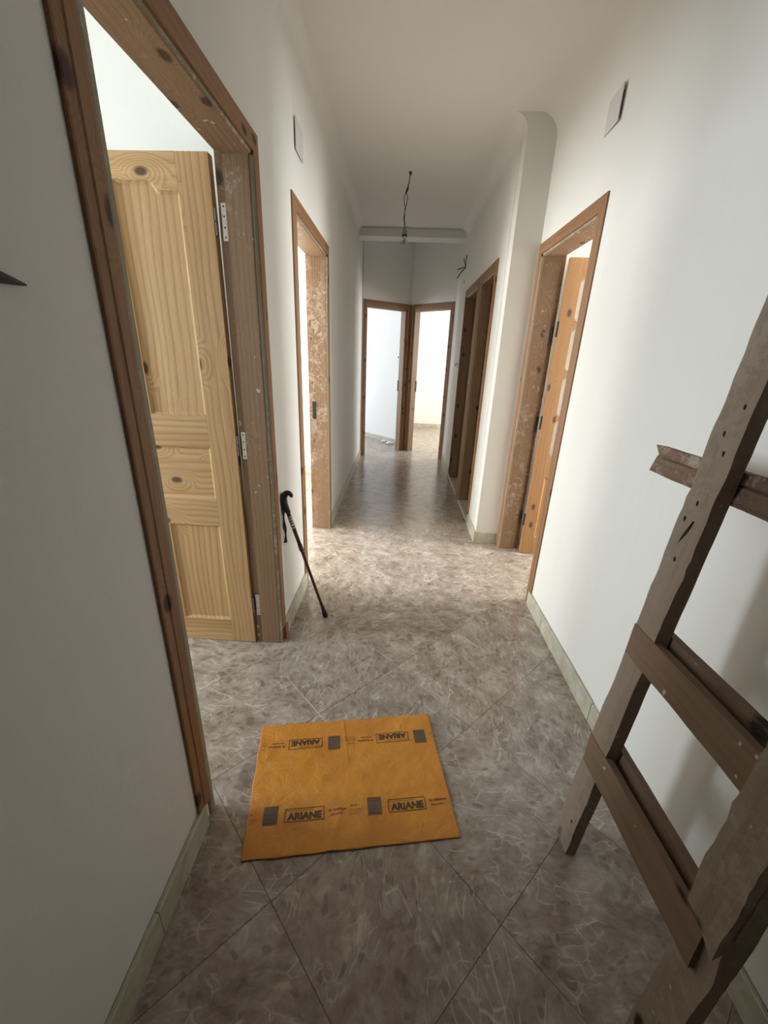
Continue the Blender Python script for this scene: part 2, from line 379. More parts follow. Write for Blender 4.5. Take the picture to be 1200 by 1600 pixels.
# ceiling with a lowered beam before the two far doors
bm = bmesh.new(); add_box(bm, -4.2, 3.9, -1.9, 6.03, HC, HC + 0.12); add_box(bm, -4.2, -0.80, 6.03, 10.0, HC, HC + 0.12); add_box(bm, 0.66, 3.9, 6.03, 10.0, HC, HC + 0.12)
add_prism(bm, [(-0.80, 6.50), (-0.05, 7.10), (-0.05, 10.0), (-0.80, 10.0)], HC, HC + 0.12); add_prism(bm, [(-0.05, 7.10), (0.66, 6.42), (0.66, 10.0), (-0.05, 10.0)], HC, HC + 0.12)
add_box(bm, -0.9, 0.75, 5.98, 7.25, 3.13, 3.2)
mesh_obj('ceiling', bm, M_CEIL)['kind'] = 'structure'
bm = bmesh.new(); add_box(bm, XL(5.8) - 0.02, XC(5.8) + 0.02, 5.80, 6.04, 2.868, HC); bevel(bm, 0.007, 2)
mesh_obj('trim_1', bm, M_CEIL); bpy.data.objects['trim_1']['kind'] = 'structure'
def cove(name, p0, p1, r, side):
    """concave fillet between a wall line and the ceiling; side = unit vector into the room"""
    bm = bmesh.new(); rows = []; N = 24
    p0 = Vector((*p0, 0)); p1 = Vector((*p1, 0)); sd = Vector((*side, 0))
    for p in (p0, p1):
        rows.append([bm.verts.new(p + sd * (r - r * math.cos(math.pi / 2 * k / N)) + Vector((0, 0, HC - r + r * math.sin(math.pi / 2 * k / N)))) for k in range(N + 1)])
    for i in range(N): bm.faces.new((rows[0][i], rows[0][i + 1], rows[1][i + 1], rows[1][i]))
    for p, row in ((p0, rows[0]), (p1, rows[1])):       # flat end caps with vertices of their own
        cap = [bm.verts.new(v.co) for v in row] + [bm.verts.new(p + Vector((0, 0, HC)))]
        bm.faces.new(cap)
    o = mesh_obj(name, bm, M_WALL, smooth=True); o['kind'] = 'structure'
cove('trim_2', yR(Y0), yR(3.30), 0.13, (-1, 0))
cove('trim_3', yC(3.30), yC(5.8), 0.10, (-1, 0))
cove('trim_4', yL(Y0), yL(5.8), 0.07, (1, 0))

# ------------------------------------------------------------------ floor of diagonal marble tiles
bm = bmesh.new(); add_box(bm, -4.2, 3.9, -1.9, 10.0, -0.12, -0.010)
floor = mesh_obj('floor', bm, M_GROUT); floor['kind'] = 'structure'
R2 = math.sqrt(2)
PU = 0.6685                                      # spacing of the joints measured along (y+x) and (y-x)
tw = PU / R2 / 2 - 0.0005
bm = bmesh.new(); add_box(bm, -tw, tw, -tw, tw, -0.010, 0.0)
top = [e for e in bm.edges if all(abs(v.co.z) < 1e-6 for v in e.verts)]
bmesh.ops.bevel(bm, geom=top, offset=0.0007, segments=1, affect='EDGES')
bmesh.ops.recalc_face_normals(bm, faces=bm.faces)
tile_me = bpy.data.meshes.new('floor_tile'); bm.to_mesh(tile_me); bm.free(); tile_me.materials.append(M_TILE)
def tile_wanted(x, y):
    if -0.95 < x < 1.25 and -0.45 < y < 7.4: return True
    if -2.5 < x < -0.5 and 0.4 < y < 2.4: return True
    if -2.3 < x < -0.5 and 2.3 < y < 5.2: return True
    if 0.9 < x < 2.5 and 2.0 < y < 3.6: return True
    if -2.3 < x < 1.9 and 6.2 < y < 9.9: return True
    return False
cnt = 0; rest = bmesh.new()
for i in range(-14, 24):
    for j in range(-14, 24):
        sm = 0.365 + PU * (i + 0.5); df = 1.0 + PU * (j + 0.5)      # y+x, y-x
        x = (sm - df) / 2; y = (sm + df) / 2
        if not (-4.3 < x < 4.0 and -2.0 < y < 10.1): continue
        r = random.choice((0, 1, 2, 3))
        if tile_wanted(x, y) and cnt < 290:
            cnt += 1
            o = bpy.data.objects.new('floor_tile', tile_me); COL.objects.link(o)
            place(o, floor, Matrix.Translation((x, y, random.uniform(-0.0003, 0.0))) @ Matrix.Rotation(math.pi / 4 + r * math.pi / 2, 4, 'Z'))
        else:
            c = [(x + dx * tw * R2, y + dy * tw * R2) for dx, dy in ((1, 0), (0, 1), (-1, 0), (0, -1))]
            add_prism(rest, c, -0.010, 0.0)
o = mesh_obj('floor_tile_remainder', rest, M_TILE, floor); o['kind'] = 'stuff'

# ------------------------------------------------------------------ skirtings made of marble strips
def skirting(name, p0, p1, side, h=0.10, t=0.014, step=0.33, off=0.0):
    """p0, p1 on the wall face; side = unit normal into the room"""
    p0 = Vector((*p0, 0)); p1 = Vector((*p1, 0)); sd = Vector((*side, 0)).normalized(); d = p1 - p0; L = d.length; d.normalize()
    root = empty(name, p0, kind='structure')
    bm = bmesh.new()
    a = p0.xy; b = p1.xy; s2 = sd.xy * (t * 0.55)
    add_prism(bm, [a, b, b + s2, a + s2], 0.0, h - 0.006)
    # uneven plaster fillet along the top
    mesh_obj('mortar_bed', bm, M_SKIRT2, root)
    s = -off
    while s < L:
        s0 = max(s, 0); s1 = min(s + step, L); s += step
        if s1 - s0 < 0.02: continue
        bm = bmesh.new(); Lp = (s1 - s0) / 2 - 0.0012
        add_box(bm, -Lp, Lp, -t / 2 + 0.001, t / 2, 0.0005, h + random.uniform(-0.003, 0.003))
        up = [e for e in bm.edges if min(v.co.z for v in e.verts) > 0.05]
        bmesh.ops.bevel(bm, geom=up, offset=0.002, segments=1, affect='EDGES')
        c = p0 + d * ((s0 + s1) / 2) + sd * (t / 2 + random.uniform(0, 0.0015))
        ang = math.atan2(d.y, d.x)
        if Matrix.Rotation(ang, 3, 'Z') @ Vector((0, 1, 0)) @ sd < 0: ang += math.pi
        mesh_obj('skirting_tile', bm, M_SKIRT, root, Matrix.Translation(c) @ Matrix.Rotation(ang, 4, 'Z'))
    return root
skirting('baseboard_left_near', yL(-1.6), yL(0.87), (1, 0.022), off=0.12)
skirting('baseboard_left_middle', yL(1.86), yL(2.425), (1, 0.022), off=0.1)
skirting('baseboard_left_far', yL(3.47), yL(6.36), (1, 0.022), off=0.2)
skirting('baseboard_right_near', yR(-1.6), yR(2.355), (-1, -0.029), off=0.27)
skirting('baseboard_jog', (XC(3.3) + 0.008 - 0.014, 3.30), (XR(3.3) - 0.004, 3.30), (0, -1), h=0.10, step=0.4)
skirting('baseboard_right_middle', yC(3.286), yC(3.72), (-1, -0.021), step=0.4)
skirting('baseboard_right_far', yC(5.43), yC(6.33), (-1, -0.021), off=0.1)
skirting('baseboard_partition_far', (-0.10, 7.41), (-2.4, 9.64), (-0.697, -0.717), h=0.08)
skirting('baseboard_far_right_room', (0.15, 9.54), (2.2, 9.54), (0, -1), h=0.09)
skirting('baseboard_near_left_room', (-3.3, 2.13), (-0.8, 2.13), (0, -1))
skirting('baseboard_middle_left_room', (-3.3, 5.25), (-0.85, 5.25), (0, -1))
skirting('baseboard_right_room', (1.05, 3.30), (3.4, 3.30), (0, -1))

# ------------------------------------------------------------------ door frames
def casing_piece(name, parent, origin, along, across, normal, L, cw, m0, m1, t=0.013, mat=None):
    """moulded casing board: outer edge at u=0; mitred ends"""
    origin = Vector(origin); along = Vector(along).normalized(); across = Vector(across).normalized(); normal = Vector(normal).normalized()
    mw = frame_mat(origin, along, normal)
    sg = 1 if (mw.to_3x3() @ Vector((1, 0, 0))).dot(across) > 0 else -1
    prof = [(0, 0), (0, t * 0.62), (cw * 0.06, t * 0.75), (cw * 0.40, t * 0.78), (cw * 0.46, t), (cw * 0.93, t), (cw, t * 0.8), (cw, 0)]
    bm = bmesh.new(); N = 14; rows = []
    for k in range(N + 1):
        row = []
        for u, dd in prof:
            a = u * m0; b = L - u * m1
            z = a + (b - a) * k / N
            w = noise.noise(origin * 3 + Vector((0, 0, z * 3.1))) * 0.0012
            row.append(bm.verts.new((sg * (u + w), dd, z)))
        rows.append(row)
    n = len(prof)
    for r0, r1 in zip(rows, rows[1:]):
        for i in range(n): bm.faces.new((r0[i], r0[(i + 1) % n], r1[(i + 1) % n], r1[i]))
    bm.faces.new(rows[0][::-1]); bm.faces.new(rows[-1])
    return mesh_obj(name, bm, mat or M_CASE, parent, mw)
def stick(name, parent, origin, ez, ey, prof, L, mat):
    """extrude profile [(x,y)] along local z, with slight waviness"""
    mw = frame_mat(origin, ez, ey); bm = bmesh.new(); rows = []; N = 12
    for k in range(N + 1):
        z = L * k / N; w = noise.noise(Vector(origin) * 2 + Vector((0, 0, z * 4))) * 0.0015
        rows.append([bm.verts.new((x, y + w, z)) for x, y in prof])
    n = len(prof)
    for r0, r1 in zip(rows, rows[1:]):
        for i in range(n): bm.faces.new((r0[i], r0[(i + 1) % n], r1[(i + 1) % n], r1[i]))
    bm.faces.new(rows[0][::-1]); bm.faces.new(rows[-1])
    return mesh_obj(name, bm, mat, parent, mw)
def V3(p, z=0.0): return Vector((p[0], p[1], z))
def door_frame(num, P, nrm, s0, s1, depth, lo=(0.085, 0.085), hinge=None, zb=(0.0, 0.0), cw=CW, mats=(None, None), head=HEAD, hout=HOUT, reb=0.034, case_sides=(True, True)):
    """P(s) -> 2D point on the wall face; nrm into corridor; s0,s1 outer casing edges. lo = face of the jambs inside the outer edges."""
    nrm = Vector((*nrm, 0)).normalized()
    A = V3(P(s0)); B = V3(P(s1)); d = (B - A).normalized(); L = (B - A).length
    root = empty('door_%d' % num, (A + B) / 2, kind='structure')
    up = Vector((0, 0, 1)); mc = mats[0] or M_CASE; mj = mats[1] or M_JAMB4
    if case_sides[0]: casing_piece('casing', root, A + up * zb[0], up, d, nrm, hout - zb[0], cw, 0, 1, mat=mc)
    if case_sides[1]: casing_piece('casing', root, B + up * zb[1], up, -d, nrm, hout - zb[1], cw, 0, 1, mat=mc)
    casing_piece('head_casing', root, A + up * hout, d, -up, nrm, L, cw, 1, 1, mat=mc)
    back = depth - reb
    for k, (org, dirn, l) in enumerate(((A, d, lo[0]), (B, -d, lo[1]))):
        # local x toward the opening, y toward the corridor (+nrm)
        mw = frame_mat(org, up, nrm); sg = 1 if (mw.to_3x3() @ Vector((1, 0, 0))).dot(dirn) > 0 else -1
        j0 = l - 0.045; r = 0.014
        prof = [(j0, -0.002), (l - 0.004, -0.002), (l, -0.007), (l, -back), (l - r, -back - 0.002), (l - r, -depth), (j0, -depth)]
        stick('jamb', root, org, up, nrm, [(sg * x, y) for x, y in prof], head + 0.02, mj)
        # raw plaster seam between casing and jamb
        prof = [(cw - 0.006, 0.0), (cw - 0.002, 0.008), (cw + 0.006, 0.010), (l - 0.007, 0.008), (l - 0.003, 0.003), (l - 0.003, -0.004), (cw - 0.006, -0.004)]
        if l - cw > 0.012 and num < 6:
            stick('plaster_seam', root, org, up, nrm, [(sg * x, y) for x, y in prof], head, M_SEAM)
    a = A + d * (lo[0] - 0.006) ; hl = L - lo[0] - lo[1] + 0.012
    mw = frame_mat(a + up * head, d, nrm); sg = 1 if (mw.to_3x3() @ Vector((1, 0, 0))).z > 0 else -1
    prof = [(0.0, -0.006), (0.0, -back), (0.014, -back - 0.002), (0.014, -depth + 0.001), (0.045, -depth + 0.001), (0.045, -0.002), (0.004, -0.002)]
    stick('head_jamb', root, a + up * head, d, nrm, [(sg * x, y) for x, y in prof], hl, mj)
    prof = [(0.004, -0.0035), (0.004, 0.0), (0.012, 0.003), (hout - head - cw + 0.006, 0.001), (hout - head - cw + 0.006, -0.0035)]
    if num < 6: stick('plaster_seam', root, a + up * head, d, nrm, [(sg * x, y) for x, y in prof], hl, M_SEAM)
    return root
nL = (1, 0.0219); nR = (-1, -0.0288); nC = (-1, -0.0213)
d1 = door_frame(1, yL, nL, 0.838, 1.883, 0.136, lo=(0.098, 0.083), zb=(0.093, 0.09), mats=(None, M_JAMB1))
d2 = door_frame(2, yL, nL, 2.398, 3.493, 0.155, lo=(0.09, 0.093), zb=(0.085, 0.02), mats=(None, M_JAMB2))
d3 = door_frame(3, yR, nR, 2.328, 3.286, 0.158, lo=(0.085, 0.086), zb=(0.09, 0.0), mats=(None, M_JAMB3))
d4 = door_frame(4, yC, nC, 3.70, 4.474, 0.13, lo=(0.08, 0.084), zb=(0.09, 0.0))
d5 = door_frame(5, yC, nC, 4.476, 5.405, 0.13, lo=(0.084, 0.07), zb=(0.0, 0.05))
d6 = door_frame(6, lambda s: FL + dF1 * s, (0.63, -0.776), 0.012, 0.872, 0.135, lo=(0.075, 0.085), cw=0.060, head=2.155, hout=2.25)
d7 = door_frame(7, lambda s: FC + dF2 * s, (-0.694, -0.72), 0.008, 0.846, 0.135, lo=(0.085, 0.075), cw=0.060, head=2.155, hout=2.25)
# small wooden plinth offcut at the foot of the first frame, marble sills in the closet doors
bm = bmesh.new(); add_box(bm, -0.012, 0.012, -0.02, 0.02, 0.0, 0.088); bevel(bm, 0.003)
mesh_obj('plinth_block', bm, M_CASE, d1, Matrix.Translation((XL(1.86) + 0.004, 1.858, 0)))
for k, (a, b, dd) in enumerate(((3.79, 4.385, d4), (4.565, 5.33, d5))):
    bm = bmesh.new(); add_prism(bm, [(XC(a) + 0.0, a), (XC(a) + 0.14, a), (XC(b) + 0.14, b), (XC(b) + 0.0, b)], 0.0, 0.02); bevel(bm, 0.003)
    mesh_obj('sill', bm, M_SKIRT, dd)
# lock strikes
def strike(parent, loc, normal, h=0.10, wd=0.022):
    mw = frame_mat(loc, (0, 0, 1), normal); bm = bmesh.new(); add_box(bm, -wd / 2, wd / 2, 0, 0.004, -h / 2, h / 2); bevel(bm, 0.0012)
    o = mesh_obj('strike_plate', bm, M_DARK, parent, mw); o['label'] = 'dark lock strike plate'
strike(d2, (XL(3.4) - 0.118, 3.396, 1.065), (0, -1, 0), 0.14, 0.03)
n6 = Vector((0.63, -0.776, 0)); n7 = Vector((-0.694, -0.72, 0))
p = V3(FL + dF1 * 0.786, 1.06) - n6 * 0.115; strike(d6, p, -V3(dF1), 0.17, 0.03)
p = V3(FC + dF2 * 0.094, 1.06) - n7 * 0.115; strike(d7, p, V3(dF2), 0.17, 0.03)
for yy, z in ((3.196, 1.68), (3.196, 1.06), (3.196, 0.30)):
    strike(d3, (XR(3.2) + 0.148, yy, z), (0, -1, 0), 0.12, 0.02)

# ------------------------------------------------------------------ pine door leaf, open into the near left room
def leaf_mat(x, y, z, face_y=-1):
    """local x = world -X/+X kept, y world, z up"""
    return Matrix.Translation((x, y, z))
def leaf_board(name, parent, pts, y0, y1, horizontal, mat, rnd=0.0015):
    """board as prism of an (x,z) outline between y0 and y1, in world coordinates; grain along z or along x"""
    cx = sum(p[0] for p in pts) / len(pts); cz = sum(p[1] for p in pts) / len(pts)
    if horizontal: mw = frame_mat((cx, y0, cz), (1, 0, 0), (0, 1, 0))
    else: mw = frame_mat((cx, y0, cz), (0, 0, 1), (0, 1, 0))
    inv = mw.inverted(); bm = bmesh.new()
    a = [bm.verts.new(inv @ Vector((p[0], y0, p[1]))) for p in pts]; b = [bm.verts.new(inv @ Vector((p[0], y1, p[1]))) for p in pts]
    n = len(pts); bm.faces.new(a); bm.faces.new(b[::-1])
    for i in range(n): bm.faces.new((a[i], b[i], b[(i + 1) % n], a[(i + 1) % n]))
    if rnd: bmesh.ops.bevel(bm, geom=[e for e in bm.edges], offset=rnd, segments=1, affect='EDGES')
    return mesh_obj(name, bm, mat, parent, mw)
def rect(x0, x1, z0, z1): return [(x0, z0), (x1, z0), (x1, z1), (x0, z1)]
def inset(pts, d):
    n = len(pts); out = []
    for i in range(n):
        p0 = Vector(pts[i - 1]); p1 = Vector(pts[i]); p2 = Vector(pts[(i + 1) % n])
        e1 = (p1 - p0).normalized(); e2 = (p2 - p1).normalized()
        n1 = Vector((-e1.y, e1.x)); n2 = Vector((-e2.y, e2.x))
        m = (n1 + n2); m = m / max(m.dot(n1), 0.4); out.append(tuple(p1 + m * d))
    return out
def leaf_panel(parent, pts, yf, th, horizontal, mat, field=True):
    """moulded recess: sloping ovolo, quirk, raised field; pts counter-clockwise (x,z)"""
    cx = sum(p[0] for p in pts) / len(pts); cz = sum(p[1] for p in pts) / len(pts)
    mw = frame_mat((cx, yf, cz), (1, 0, 0) if horizontal else (0, 0, 1), (0, 1, 0)); inv = mw.inverted()
    bm = bmesh.new(); loops = []
    for d, dep in ((0.0, 0.001), (0.004, 0.006), (0.011, 0.012), (0.016, 0.0125)):
        loops.append([bm.verts.new(inv @ Vector((p[0], yf + dep, p[1]))) for p in (inset(pts, d) if d else pts)])
    back = [bm.verts.new(inv @ Vector((p[0], yf + th - 0.002, p[1]))) for p in pts]
    n = len(pts)
    for a, b in zip(loops, loops[1:]):
        for i in range(n): bm.faces.new((a[i], a[(i + 1) % n], b[(i + 1) % n], b[i]))
    bm.faces.new(loops[-1]); bm.faces.new(back)
    for i in range(n): bm.faces.new((loops[0][i], back[i], back[(i + 1) % n], loops[0][(i + 1) % n]))
    return mesh_obj('panel', bm, mat, parent, mw)
leaf = empty('pine_door', (-0.766, 1.81, 0.0), 'pale pine panelled door standing open into the near left room', 'door')
LX1 = -0.762; LX0 = LX1 - 0.86; LY = 1.790; LT = 0.038; LB = 0.004; LZ = 2.168
sw = 0.125                                        # stile width
a1 = LX1 - sw; a0 = -1.138; b1 = -1.242; b0 = LX0 + sw
leaf_board('stile', leaf, rect(LX1 - sw, LX1, LB, LZ), LY, LY + LT, False, M_LEAF)
leaf_board('stile', leaf, rect(LX0, LX0 + sw, LB, LZ), LY, LY + LT, False, M_LEAF)
def crown(xo, xi):
    """top edge of the upper panel, from the outer shoulder (xo) to the centre side (xi)"""
    s = 1 if xi > xo else -1; w = abs(xi - xo)
    pts = [(xo, 2.050)]
    pts += [(xo + s * w * 0.30, 2.050), (xo + s * w * 0.335, 2.053), (xo + s * w * 0.36, 2.064), (xo + s * w * 0.40, 2.076), (xo + s * w * 0.46, 2.080), (xi, 2.080)]
    return pts
cr_r = crown(a1, a0); cr_l = crown(b0, b1)
# upper panels (outline counter-clockwise in x,z)
up_r = [(a0, 1.222), (a1, 1.222)] + cr_r
up_l = [(b0, 1.222), (b1, 1.222)] + cr_l[::-1]
leaf_board('rail', leaf, [(b0, LZ), (b0, 2.05)] + cr_l[1:] + [(b1, 2.05), (a0, 2.05)] + cr_r[::-1][0:] + [(a1, LZ)], LY + 0.0003, LY + LT, True, M_LEAF, 0)
leaf_board('rail', leaf, rect(b0, a1, 1.082, 1.222), LY + 0.0003, LY + LT, True, M_LEAF, 0)
leaf_board('rail', leaf, rect(b0, a1, 0.692, 0.830), LY + 0.0003, LY + LT, True, M_LEAF, 0)
leaf_board('rail', leaf, rect(b0, a1, LB, 0.140), LY + 0.0003, LY + LT, True, M_LEAF, 0.0)
leaf_board('mullion', leaf, rect(b1, a0, 1.222, 2.05), LY + 0.0006, LY + LT, False, M_LEAF, 0)
leaf_board('mullion', leaf, rect(b1, a0, 0.140, 0.692), LY + 0.0006, LY + LT, False, M_LEAF, 0)
leaf_panel(leaf, up_r, LY, LT, False, M_LEAF); leaf_panel(leaf, up_l, LY, LT, False, M_LEAF)
leaf_panel(leaf, rect(b0, a1, 0.830, 1.082), LY, LT, True, M_LEAF)
leaf_panel(leaf, rect(a0, a1, 0.140, 0.692), LY, LT, False, M_LEAF); leaf_panel(leaf, rect(b0, b1, 0.140, 0.692), LY, LT, False, M_LEAF)
# hinges on the frame: pale plate on the jamb, dark knuckle at the leaf edge
for hz in (1.955, 1.095, 0.24):
    bm = bmesh.new(); add_box(bm, -0.010, 0.010, 0, 0.003, -0.062, 0.062); bevel(bm, 0.0012)
    mw = frame_mat((-0.735, 1.8005, hz), (0, 0, 1), (0, -1, 0))
    hp = mesh_obj('hinge_plate', bm, M_HINGE, d1, mw); hp['label'] = 'pale screwed hinge plate'
    bm = bmesh.new()
    for sz in (-0.05, -0.018, 0.018, 0.05):
        tube(bm, [mw @ Vector((0, 0.0025, sz)), mw @ Vector((0, 0.0038, sz))], 0.0032, 8)
    HSN = mesh_obj('hinge_screws', bm, M_HOLE, hp).name; bpy.data.objects[HSN]['kind'] = 'stuff'
    bm = bmesh.new(); tube(bm, [(-0.756, 1.796, hz - 0.045), (-0.756, 1.796, hz - 0.002)], 0.006, 10); tube(bm, [(-0.756, 1.796, hz + 0.002), (-0.756, 1.796, hz + 0.045)], 0.006, 10)
    k = mesh_obj('hinge_knuckle', bm, M_BRASS, leaf); k['label'] = 'dark hinge knuckle'

leaf.rotation_euler = (0, -0.0052, 0)      # the leaf hangs a little out of plumb

# ------------------------------------------------------------------ glazed orange pine door, open into the right room
g = empty('glazed_pine_door', (1.0, 3.15, 0.0), 'orange pine door with small rounded glass panes, open beyond the right doorway', 'door')
GX0 = 1.008; GX1 = GX0 + 0.80; GY = 3.130; GT = 0.038; GZ = 2.15; gs = 0.094
for x0, x1 in ((GX0, GX0 + gs), (GX1 - gs, GX1)):
    leaf_board('stile', g, rect(x0, x1, 0.004, GZ), GY, GY + GT, False, M_LEAF2)
gm0 = GX0 + 0.365; gm1 = GX1 - 0.365
leaf_board('mullion', g, rect(gm0, gm1, 0.15, 2.03), GY + 0.0005, GY + GT, False, M_LEAF2, 0)
rows = [(1.770, 2.030), (1.450, 1.725), (1.130, 1.408), (0.832, 1.100)]
leaf_board('rail', g, rect(GX0 + gs, GX1 - gs, 2.03, GZ), GY + 0.0003, GY + GT, True, M_LEAF2, 0)
leaf_board('rail', g, rect(GX0 + gs, GX1 - gs, 0.004, 0.15), GY + 0.0003, GY + GT, True, M_LEAF2, 0)
leaf_board('rail', g, rect(GX0 + gs, GX1 - gs, 0.66, 0.832), GY + 0.0003, GY + GT, True, M_LEAF2, 0)
for (x0, x1) in ((GX0 + gs, gm0), (gm1, GX1 - gs)):
    for q, (z0, z1) in enumerate(rows):
        if q < 3:
            leaf_board('glazing_bar', g, rect(x0, x1, rows[q + 1][1], z0), GY + 0.0003, GY + GT, True, M_LEAF2, 0)
        # rounded corner fillets of the opening + pane
        r = 0.030; bm = bmesh.new()
        for cx, sx in ((x0, 1), (x1, -1)):
            for cz, sz in ((z0, 1), (z1, -1)):
                arc = [(cx + sx * (r - r * math.cos(k * math.pi / 12)), cz + sz * (r - r * math.sin(k * math.pi / 12))) for k in range(7)]
                pts = [(cx, cz)] + arc
                a = [bm.verts.new((px, GY + 0.0008, pz)) for px, pz in pts]; b = [bm.verts.new((px, GY + GT - 0.001, pz)) for px, pz in pts]
                bm.faces.new(a); bm.faces.new(b[::-1])
                for i in range(len(pts)): bm.faces.new((a[i], b[i], b[(i + 1) % len(pts)], a[(i + 1) % len(pts)]))
        pn = bmesh.new(); add_box(pn, x0 + 0.001, x1 - 0.001, GY + 0.017, GY + 0.021, z0 + 0.001, z1 - 0.001)
        po = mesh_obj('pane', pn, M_FROST, g); po['label'] = 'translucent glass pane'
        mesh_obj('corner_fillet', bm, M_LEAF2, po)
    leaf_panel(g, rect(x0, x1, 0.15, 0.66), GY, GT, False, M_LEAF2)
for hz in (1.72, 1.08, 0.30):
    bm = bmesh.new(); tube(bm, [(1.004, 3.145, hz - 0.05), (1.004, 3.145, hz + 0.05)], 0.008, 10)
    k = mesh_obj('hinge_knuckle', bm, M_DARK, g); k['label'] = 'dark hinge knuckle'

# ------------------------------------------------------------------ walking cane leaning on the left wall
cane = empty('walking_cane', (-0.428, 2.07, 0.0), 'dark red walking cane with black handle leaning on the left wall', 'cane')
tip = Vector((-0.428, 2.072, 0.0)); topc = Vector((-0.618, 1.947, 0.745))
topc = Vector((-0.601, 1.957, 0.735))
def along(t): return tip.lerp(topc, t)
bm = bmesh.new(); tube(bm, [along(t) for t in (0.0, 0.012, 0.05, 0.068, 0.10)], [0.0145, 0.0165, 0.0150, 0.0110, 0.0100], 16); mesh_obj('rubber_tip', bm, M_BLACK, cane, smooth=True)
bm = bmesh.new(); tube(bm, [along(0.08), along(0.66)], 0.0085, 16); mesh_obj('lower_shaft', bm, M_SHAFT, cane, smooth=True)
bm = bmesh.new(); tube(bm, [along(t) for t in (0.645, 0.65, 0.70, 0.705)], [0.0095, 0.0125, 0.0125, 0.0105], 16); mesh_obj('locking_collar', bm, M_SHAFT, cane, smooth=True)
bm = bmesh.new(); tube(bm, [along(0.70), along(1.0)], 0.0105, 16); mesh_obj('upper_shaft', bm, M_SHAFT, cane, smooth=True)
bm = bmesh.new(); tube(bm, [along(0.845), along(0.945)], 0.0112, 16); o = mesh_obj('sticker', bm, M_SILVER, cane, smooth=True); o['label'] = 'silver sticker around the shaft'
bm = bmesh.new()
for t in (0.862, 0.885, 0.905, 0.928): tube(bm, [along(t), along(t + 0.006)], 0.01145, 16)
mesh_obj('sticker_print', bm, M_BLACK, o)
hp = [topc + Vector(v) for v in ((0.008, 0.002, -0.022), (-0.004, -0.002, 0.008), (-0.014, -0.006, 0.038), (-0.012, -0.008, 0.068), (0.002, -0.009, 0.088), (0.018, -0.008, 0.091), (0.028, -0.006, 0.080), (0.029, -0.005, 0.070))]
bm = bmesh.new(); sp = spline(hp, 5); rr = []
base_r = [0.0125, 0.017, 0.021, 0.020, 0.016, 0.0125, 0.0105, 0.007]
for i in range(len(sp)):
    f = i / 5; k = min(int(f), 6); rr.append(base_r[k] + (base_r[k + 1] - base_r[k]) * (f - k))
tube(bm, sp, rr, 16); mesh_obj('handle', bm, M_BLACK, cane, smooth=True)
bm = bmesh.new(); st = spline([topc + Vector(v) for v in ((-0.012, -0.012, 0.02), (-0.012, -0.022, -0.02), (-0.010, -0.026, -0.08), (-0.006, -0.022, -0.13), (-0.010, -0.020, -0.185))], 5)
for a, b in zip(st, st[1:]):
    pass
prev = None
for i, p in enumerate(st):
    wv = Vector((0.0055, 0.004, 0)) * (1 + 0.4 * math.sin(i * 0.7)); tk = Vector((-0.0012, 0.0016, 0))
    ring = [bm.verts.new(p + q) for q in (wv + tk, -wv + tk, -wv - tk, wv - tk)]
    if prev:
        for k in range(4): bm.faces.new((prev[k], prev[(k + 1) % 4], ring[(k + 1) % 4], ring[k]))
    else: bm.faces.new(ring[::-1])
    prev = ring
bm.faces.new(prev); mesh_obj('wrist_strap', bm, M_BLACK, cane)

# ------------------------------------------------------------------ wooden ladder at the right wall
def rough(name, parent, p0, p1, ny, w, t, mat, seg=26, jag0=0.0, jag1=0.0, amp=0.0022, notch=None, seed=0, skew0=0.0):
    """rough-sawn board from p0 to p1: width w across, thickness t along ny (p on the centre of the front face)"""
    p0 = Vector(p0); p1 = Vector(p1); L = (p1 - p0).length
    mw = frame_mat(p0, p1 - p0, ny); bm = bmesh.new(); rows = []
    for k in range(seg + 1):
        z = L * k / seg
        ring = []
        for j, (x, y) in enumerate(((-.5, 0), (-.17, 0), (.17, 0), (.5, 0), (.5, -1), (.17, -1), (-.17, -1), (-.5, -1))):
            q = Vector((seed * 7.3 + j * 1.7, z * 9, seed * 2.1))
            dx = (noise.noise(q) + 0.6 * noise.noise(q * 3.7)) * amp * (1.7 if j in (0, 3) else 0.6); dy = noise.noise(q + Vector((9, 3, 1))) * amp * 0.6
            zz = z
            if k == 0: zz = z + jag0 * (noise.noise(q * 3) + 0.3 * j / 8) + skew0 * y * t
            if k == seg: zz = z + jag1 * noise.noise(q * 3)
            ww = w
            if notch:
                ww = w * notch(z / L)
            ring.append(bm.verts.new((x * ww + dx, y * t + dy, zz)))
        rows.append(ring)
    for a, b in zip(rows, rows[1:]):
        for i in range(8): bm.faces.new((a[i], a[(i + 1) % 8], b[(i + 1) % 8], b[i]))
    bm.faces.new(rows[0][::-1]); bm.faces.new(rows[-1])
    return mesh_obj(name, bm, mat, parent, mw)
LA, LBm = 0.5972, 0.0697
lx = lambda z: LA + LBm * z
lad = empty('wooden_ladder', (0.62, 0.72, 0.0), 'rough brown site-made wooden ladder leaning towards the right wall', 'ladder')
front = Vector((-1, 0, LBm)).normalized()
rough('stile', lad, (lx(0), 0.9235, 0.0), (lx(2.72), 0.9235, 2.72), front, 0.087, 0.034, M_LADDER, seg=110, seed=1, amp=0.0032, skew0=0.9)
rough('stile', lad, (lx(0) + 0.008, 0.462, 0.0), (lx(2.72) + 0.008, 0.60, 2.72), front, 0.090, 0.036, M_LADDER, seg=110, seed=2, amp=0.0045, skew0=0.9)
